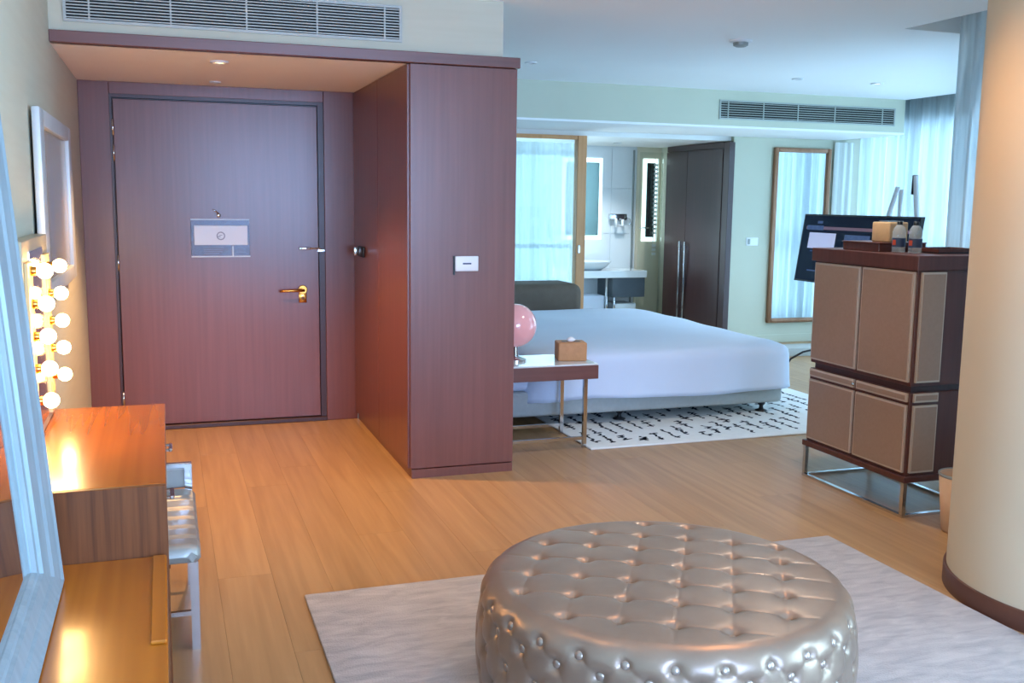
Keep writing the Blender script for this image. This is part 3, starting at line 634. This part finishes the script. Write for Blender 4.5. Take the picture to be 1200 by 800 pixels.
# ------------------------------------------------------------------ round column and bin
co = thing('column', (3.489, 2.874, 0), 'big round cream column standing on the floor by the window', 'column', kind='structure')
b = B(); lathe(b, [(.562, 0), (.562, 2.84)], 3.489, 2.874, 96, False); obj('shaft', b, 'column_paint', co, True)
b = B(); lathe(b, [(.574, 0), (.574, .072), (.570, .078), (.560, .08)], 3.489, 2.874, 96, False); obj('skirting', b, 'skirting', co, 'auto')
bn = thing('waste_bin', (3.575, 3.72, 0), 'round tan leather waste bin between cabinet and column', 'bin')
b = B(); lathe(b, [(.085, 0), (.09, .01), (.115, .28), (.111, .28), (.086, .02)], 3.585, 3.715, 36, True); obj('body', b, 'bin_leather', bn, True)
b = B(); lathe(b, [(.116, .272), (.118, .284), (.112, .286), (.11, .27)], 3.585, 3.715, 36, False); obj('rim', b, 'grey_metal', bn, True)

# ------------------------------------------------------------------ living rug and ottoman
b = B(); box(b, .475, 2.905, .3, 3.82, 0, .014, .005, 2); tag(obj('living_rug', b, 'rug_pile', None, 'auto'), 'pale grey mottled rug under the round ottoman', 'rug')
def ottoman():
    cx, cy, R, Hh = 1.450, 2.705, .585, .40; zb = .045; base = .02
    r0 = thing('ottoman', (cx, cy, .014), 'large round tufted ottoman in silver taupe leather', 'ottoman')
    th = math.radians(-31); ux = Vector((math.cos(th), math.sin(th))); uy = Vector((-math.sin(th), math.cos(th)))
    sx, sy = .154, .146; g0 = Vector((1.444-cx, 2.587-cy)); oa, ob = (g0.dot(ux)/sx) % 1, (g0.dot(uy)/sy) % 1; top = []
    for i in range(-5, 6):
        for j in range(-6, 7):
            p = ux*((i+oa)*sx)+uy*((j+ob)*sy)
            if p.length < R-.085: top.append((p.x, p.y))
    top = np.array(top)
    # profile: arc length from centre; flat dome, rounded shoulder, side
    rc = .075; flat = R-rc-.006; arc = rc*PI/2; side = Hh-rc-zb
    ns1, ns2, ns3 = 78, 26, 46; prof = []
    for k in range(1, ns1+1):
        r = flat*k/ns1; prof.append((r, Hh+.012*(1-(r/flat)**2), 0.0))
    for k in range(1, ns2+1):
        a = PI/2*k/ns2; prof.append((flat+rc*math.sin(a), Hh-rc+rc*math.cos(a), a))
    for k in range(1, ns3+1):
        f = k/ns3; prof.append((R-.006+.012*math.sin(PI*f), Hh-rc-side*f, PI/2))
    prof = np.array(prof); n = 420
    tt = np.linspace(0, 2*PI, n, endpoint=False)
    RR, TT = np.meshgrid(prof[:, 0], tt, indexing='ij'); ZZ = np.repeat(prof[:, 1:2], n, 1); AA = np.repeat(prof[:, 2:3], n, 1)
    Xc, Yc = RR*np.cos(TT), RR*np.sin(TT); disp = np.zeros_like(Xc)
    topmask = np.clip((flat+.02-RR)/.03, 0, 1)*(AA < .6)
    for p in top:
        d2 = (Xc-p[0])**2+(Yc-p[1])**2
        disp -= (.016*np.exp(-d2/(2*.013**2))+.004*np.exp(-d2/(2*.030**2)))*topmask
    # pleats run between the buttons along both grid directions
    A = (Xc*ux.x+Yc*ux.y)/sx-oa; Bv = (Xc*uy.x+Yc*uy.y)/sy-ob
    g1 = np.abs(Bv-np.round(Bv))*sy; g2 = np.abs(A-np.round(A))*sx
    disp -= (.0030*np.exp(-(g1/.004)**2)+.0018*np.exp(-(g2/.004)**2))*topmask
    disp += .0006*np.abs(np.sin(PI*Bv))*topmask
    # side buttons in staggered rows
    nb = 27; rows = [(.352, 0), (.305, .5), (.225, 0), (.14, .5), (.07, 0)]; sb = []
    for z, o in rows:
        rr = np.interp(-z, -prof[:, 1][ns1:], prof[:, 0][ns1:])
        for k in range(nb):
            t = 2*PI*(k+o)/nb+.1; sb.append((rr, t, z))
    smask = (AA > .3)
    for rr, t, z in sb:
        dt = (TT-t+PI) % (2*PI)-PI; d2 = (dt*R)**2+(ZZ-z)**2+(RR-rr)**2*.5
        disp -= (.013*np.exp(-d2/(2*.013**2))+.004*np.exp(-d2/(2*.028**2)))*smask
    for (z1, o1), (z2, o2) in zip(rows, rows[1:]):
        for k in range(nb):
            for sg in (0, 1):
                ta = 2*PI*(k+o1)/nb+.1; tb = 2*PI*(k+o1+(.5 if sg else -.5))/nb+.1
                dt = ((TT-ta+PI) % (2*PI)-PI)*R; dx, dz = (tb-ta)*R, z2-z1; L2 = dx*dx+dz*dz
                u = np.clip((dt*dx+(ZZ-z1)*dz)/L2, 0, 1); dd = (dt-u*dx)**2+(ZZ-z1-u*dz)**2
                disp -= .0026*np.exp(-dd/(.0045**2))*smask
    nr = np.sin(AA); nz = np.cos(AA)
    P = np.stack([cx+(RR+disp*nr)*np.cos(TT), cy+(RR+disp*nr)*np.sin(TT), ZZ+disp*nz], -1).reshape(-1, 3)-np.array([cx, cy, .014])
    m, q = prof.shape[0], n; vi = np.arange(m*q).reshape(m, q)
    a, b_, c, e = vi[:-1], np.roll(vi, -1, 1)[:-1], np.roll(vi, -1, 1)[1:], vi[1:]
    faces = np.stack([a, e, c, b_], -1).reshape(-1, 4).tolist()
    P = np.vstack([P, [[0, 0, Hh+.012-.014]]]); ci = m*q
    faces += [[ci, int(vi[0, k]), int(vi[0, (k+1) % q])] for k in range(q)]
    me = bpy.data.meshes.new('cover'); me.from_pydata(P.tolist(), [], faces); me.update()
    me.polygons.foreach_set('use_smooth', [True]*len(me.polygons)); me.materials.append(MATS['leather'])
    o = bpy.data.objects.new('cover', me); COL.objects.link(o); o.parent = r0
    b = B(); lathe(b, [(R-.05, .014), (R-.05, .06)], cx, cy, 64); obj('plinth', b, 'black', r0)
    bb_ = B(); ball(bb_, (0, 0, 0), .0135, 1, 1, .5, 14, 8); bme = bpy.data.meshes.new('button'); bb_.to_mesh(bme); bb_.free()
    bme.polygons.foreach_set('use_smooth', [True]*len(bme.polygons)); bme.materials.append(MATS['button'])
    for p in top:
        q_ = bpy.data.objects.new('button', bme); COL.objects.link(q_); q_.parent = r0
        rr = math.hypot(*p); q_.location = (p[0], p[1], Hh+.012*(1-(rr/flat)**2)-.022-.014)
    for rr, t, z in sb:
        al = float(np.interp(-z, -prof[:, 1][ns1:], prof[:, 2][ns1:]))
        q_ = bpy.data.objects.new('button', bme); COL.objects.link(q_); q_.parent = r0
        k = .015; q_.location = ((rr-k*math.sin(al))*math.cos(t), (rr-k*math.sin(al))*math.sin(t), z-k*math.cos(al)-.014)
        q_.rotation_euler = Vector((math.sin(al)*math.cos(t), math.sin(al)*math.sin(t), math.cos(al))).to_track_quat('Z', 'Y').to_euler()
ottoman()

# ------------------------------------------------------------------ vanity, low desk, stool
vn = thing('vanity', (-.25, 3.7, 0), 'glossy orange brown vanity desk with chrome drawer pulls', 'desk')
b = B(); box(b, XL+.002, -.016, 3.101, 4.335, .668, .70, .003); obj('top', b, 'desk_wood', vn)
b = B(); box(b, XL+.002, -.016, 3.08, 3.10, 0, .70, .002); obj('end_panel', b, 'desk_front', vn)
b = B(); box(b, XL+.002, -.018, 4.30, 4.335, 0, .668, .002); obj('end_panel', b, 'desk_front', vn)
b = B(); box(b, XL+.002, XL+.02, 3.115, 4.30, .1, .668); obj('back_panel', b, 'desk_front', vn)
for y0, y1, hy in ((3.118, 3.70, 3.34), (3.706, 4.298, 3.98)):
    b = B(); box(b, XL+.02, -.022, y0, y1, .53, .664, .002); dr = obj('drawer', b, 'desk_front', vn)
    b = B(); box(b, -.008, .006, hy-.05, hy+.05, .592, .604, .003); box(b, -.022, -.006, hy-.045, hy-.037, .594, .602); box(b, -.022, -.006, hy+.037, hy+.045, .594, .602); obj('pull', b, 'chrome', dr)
ld = thing('low_desk', (-.25, 2.1, 0), 'long low dark wood sideboard in front of the vanity', 'sideboard')
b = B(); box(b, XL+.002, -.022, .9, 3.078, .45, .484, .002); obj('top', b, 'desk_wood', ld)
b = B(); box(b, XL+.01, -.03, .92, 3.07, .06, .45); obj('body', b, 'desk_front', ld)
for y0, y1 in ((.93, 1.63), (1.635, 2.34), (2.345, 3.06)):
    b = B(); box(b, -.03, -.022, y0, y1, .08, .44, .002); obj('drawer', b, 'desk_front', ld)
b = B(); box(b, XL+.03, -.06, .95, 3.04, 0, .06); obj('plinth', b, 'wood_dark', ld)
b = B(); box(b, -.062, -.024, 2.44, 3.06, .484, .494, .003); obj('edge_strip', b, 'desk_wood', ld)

st = thing('vanity_stool', (-.1, 3.8, 0), 'silver leather stool with chrome frame pushed under the vanity', 'stool')
b = B()   # channelled seat
n = 90; L0, L1 = 3.43, 4.09; ys = [L0+(L1-L0)*k/n for k in range(n+1)]; rows = []
for k, y in enumerate(ys):
    f = (y-L0)/(L1-L0); e = min(f, 1-f); q = max(0, 1-e/.05); dz = 1-math.sqrt(max(0, 1-q*q)); zt = .385+(.03*(2*f-1)**3 if f > .5 else 0)-.007*abs(math.cos(f*PI*6))**14; zb_ = .318
    zt, zb_ = zt-.030*dz, zb_+.030*dz; xi = .03*dz
    prof = [(-.38+xi, zb_), (-.40+xi, zb_+.015), (-.40+xi, zt-.018), (-.38+xi, zt), (.05-xi, zt), (.075-xi, zt-.006), (.085-xi, zt-.022), (.085-xi, zb_+.015), (.07-xi, zb_)]
    rows.append([b.verts.new((x, y, zz)) for x, zz in prof])
for a, c in zip(rows, rows[1:]):
    for k in range(len(a)): b.faces.new((a[k], a[(k+1) % len(a)], c[(k+1) % len(a)], c[k]))
b.faces.new(rows[0]); b.faces.new(rows[-1][::-1]); obj('seat', b, 'stool_leather', st, 'auto')
for x in (.06, -.38):
    b = B(); box(b, x-.012, x+.016, 3.47, 3.51, 0, .315); obj('leg', b, 'chrome', st)
    b = B(); box(b, x-.012, x+.016, 4.09, 4.13, 0, .50); obj('leg', b, 'chrome', st)
    b = B(); box(b, x-.008, x+.012, 3.51, 4.09, .295, .314); obj('side_rail', b, 'chrome', st)
b = B(); box(b, -.39, .076, 4.10, 4.125, .48, .502, .003); obj('end_rail', b, 'chrome', st)
b = B(); box(b, -.39, .072, 4.10, 4.122, .40, .482, .006); obj('end_pad', b, 'stool_leather', st)
for y in (3.49, 4.11):
    b = B(); box(b, -.37, .055, y-.008, y+.008, .12, .136); obj('stretcher', b, 'chrome', st)

# lit vanity mirror with bulbs
vm = thing('vanity_mirror', (-.45, 3.93, .70), 'make-up mirror with rows of glowing round bulbs on the vanity', 'mirror')
b = B(); box(b, XL+.001, -.43, 3.56, 4.30, .702, 1.40, .003); obj('case', b, 'beige_metal', vm)
b = B(); box(b, -.43, -.426, 3.72, 4.11, .74, 1.36); obj('mirror_glass', b, 'vanity_glass', vm)
for y0, y1, yc in ((3.585, 3.715, 3.655), (4.115, 4.245, 4.165)):
    b = B(); box(b, -.43, -.418, y0, y1, .73, 1.33, .002); pl = obj('bulb_strip', b, 'bulb_plate', vm)
    for k in range(5):
        z = .868+k*.104 if yc > 4 else .864+k*.109
        b = B(); lathe(b, [(.016, 0), (.016, .014), (.013, .02)], 0, 0, 12)
        for v in b.verts: v.co = Vector((-.418+v.co.z, yc+v.co.x, z+v.co.y))
        obj('socket', b, 'brass', pl, 'auto')
        b = B(); ball(b, (-.375, yc, z), .026, 1, 1, 1, 18, 12); obj('bulb', b, 'bulb', vm, True)

# picture on the left wall
pc = thing('framed_picture', (-.465, 5.05, 1.12), 'framed abstract picture in a silver frame on the left wall', 'picture')
y0, y1, z0, z1, f = 4.36, 5.76, 1.125, 1.89, .13
b = B(); box(b, XL+.006, -.462, y0+.05, y1-.05, z0+.05, z1-.05); obj('backing', b, 'black', pc)
b = B(); box(b, -.462, -.456, y0+f*.9, y1-f*.9, z0+.05, z1-.05); obj('artwork', b, 'art', pc)
for nm, a in (('frame_side', (y0, y0+f, z0, z1)), ('frame_side', (y1-f, y1, z0, z1)), ('frame_rail', (y0+f, y1-f, z0, z0+.07)), ('frame_rail', (y0+f, y1-f, z1-.07, z1))):
    b = B(); box(b, XL+.012, -.436, a[0], a[1], a[2], a[3], .008, 2); obj(nm, b, 'silver_bright', pc, 'auto')

# big silver framed mirror leaning on the sideboard
lm = thing('leaning_mirror', (-.33, 2.2, .485), 'large silver framed mirror leaning on the low sideboard', 'mirror')
def lmp(y, s, w_):   # s along the leaning height, w out of the plane
    return Vector((-.345-.0745*s+.9972*w_*.55, y, .488+.997*s+w_*.04))
LY0, LY1, LH, WS, WR = 1.0, 2.93, 1.95, .20, .105
PR = [(0, 0), (0, .012), (.06, .03), (.16, .034), (.2, .05), (.55, .062), (.62, .075), (.88, .09), (.94, .1), (1, .098), (1, 0)]
def lmrail(nm, fn):   # profile p runs from the inner edge (0) to the outer edge (1); ends are mitred
    b = B(); pa = [b.verts.new(lmp(*fn(p, 0), q)) for p, q in PR]; pb = [b.verts.new(lmp(*fn(p, 1), q)) for p, q in PR]; n = len(PR)
    for k in range(n): b.faces.new((pa[k], pa[(k+1) % n], pb[(k+1) % n], pb[k]))
    b.faces.new(pa[::-1]); b.faces.new(pb); obj(nm, b, 'silver_leaf', lm)
lmrail('frame_side', lambda p, e: (LY1-WS*(1-p), WR*(1-p) if e == 0 else LH-WR*(1-p)))
lmrail('frame_side', lambda p, e: (LY0+WS*(1-p), WR*(1-p) if e == 0 else LH-WR*(1-p)))
lmrail('frame_rail', lambda p, e: (LY0+WS*(1-p) if e == 0 else LY1-WS*(1-p), WR*(1-p)))
lmrail('frame_rail', lambda p, e: (LY0+WS*(1-p) if e == 0 else LY1-WS*(1-p), LH-WR*(1-p)))
b = B(); vv = [b.verts.new(lmp(y, s, w_)) for y, s, w_ in ((1.15, .08, .008), (2.78, .08, .008), (2.78, 1.88, .008), (1.15, 1.88, .008))]; b.faces.new(vv); obj('mirror_glass', b, 'mirror', lm)

# ------------------------------------------------------------------ ceiling fittings
def downlight(x, y, z, glow, label, r=.045, power=0, color=(1, .58, .24), size=1.9):
    t = thing('downlight', (x, y, z-.012), label, 'downlight')
    b = B(); lathe(b, [(r*.62, -.002), (r*.7, -.010), (r, -.008), (r, 0)], x, y, 28, False, z); obj('ring', b, 'white_metal', t, True)
    b = B(); lathe(b, [(.002, -.004), (r*.62, -.004)], x, y, 24, False, z); obj('lens', b, glow, t)
    if power:
        l = bpy.data.lights.new('downlight_beam', 'SPOT'); l.energy = power; l.color = color; l.spot_size = size; l.spot_blend = .7; l.shadow_soft_size = .04
        o = bpy.data.objects.new('downlight_beam', l); COL.objects.link(o); o.location = (x, y, z-.03)
downlight(.313, 5.737, ZS, 'lamp_glow', 'warm lit round downlight in the hall ceiling near the beam', .05, 190, (1, .56, .24))
downlight(.339, 6.73, ZS, 'white_metal', 'unlit round fitting in the hall ceiling near the entrance door', .035)
downlight(4.95, 10.7, 2.22, 'lamp_cool', 'lit white downlight in the bathroom ceiling', .05, 60, (.85, .94, 1.0))
downlight(5.999, 7.573, ZC, 'lamp_cool', 'lit white downlight in the ceiling near the bedroom grille', .055, 60, (.9, .96, 1.0), 2.2)
downlight(5.182, 7.577, ZC, 'white_metal', 'unlit round sensor in the ceiling before the bedroom grille', .05)
downlight(2.744, 7.567, ZC, 'white_metal', 'unlit round fitting in the ceiling beside the entrance bulkhead', .05)
downlight(2.25, 2.95, ZC, 'lamp_glow', 'warm downlight in the living room ceiling near the column', .05, 46, (1, .50, .19), 2.4)
downlight(.55, 2.9, ZC, 'lamp_glow', 'warm downlight in the living room ceiling near the vanity', .05, 18)
downlight(3.3, 4.5, ZC, 'lamp_cool', 'unseen neutral downlight added to brighten the floor near the drinks cabinet', .05, 70, (1, .90, .78), 2.2)  # lamp added out of view to brighten the floor here
sk = thing('smoke_detector', (3.64, 5.985, ZC-.04), 'white round smoke detector on the bedroom ceiling', 'detector')
b = B(); lathe(b, [(.075, 0), (.075, -.010), (.066, -.016)], 3.64, 5.985, 32, True, ZC); obj('base', b, 'plastic_white', sk, 'auto')
b = B(); lathe(b, [(.05, -.016), (.048, -.036), (.03, -.044)], 3.64, 5.985, 32, True, ZC); obj('sensor', b, 'grey_metal', sk, 'auto')
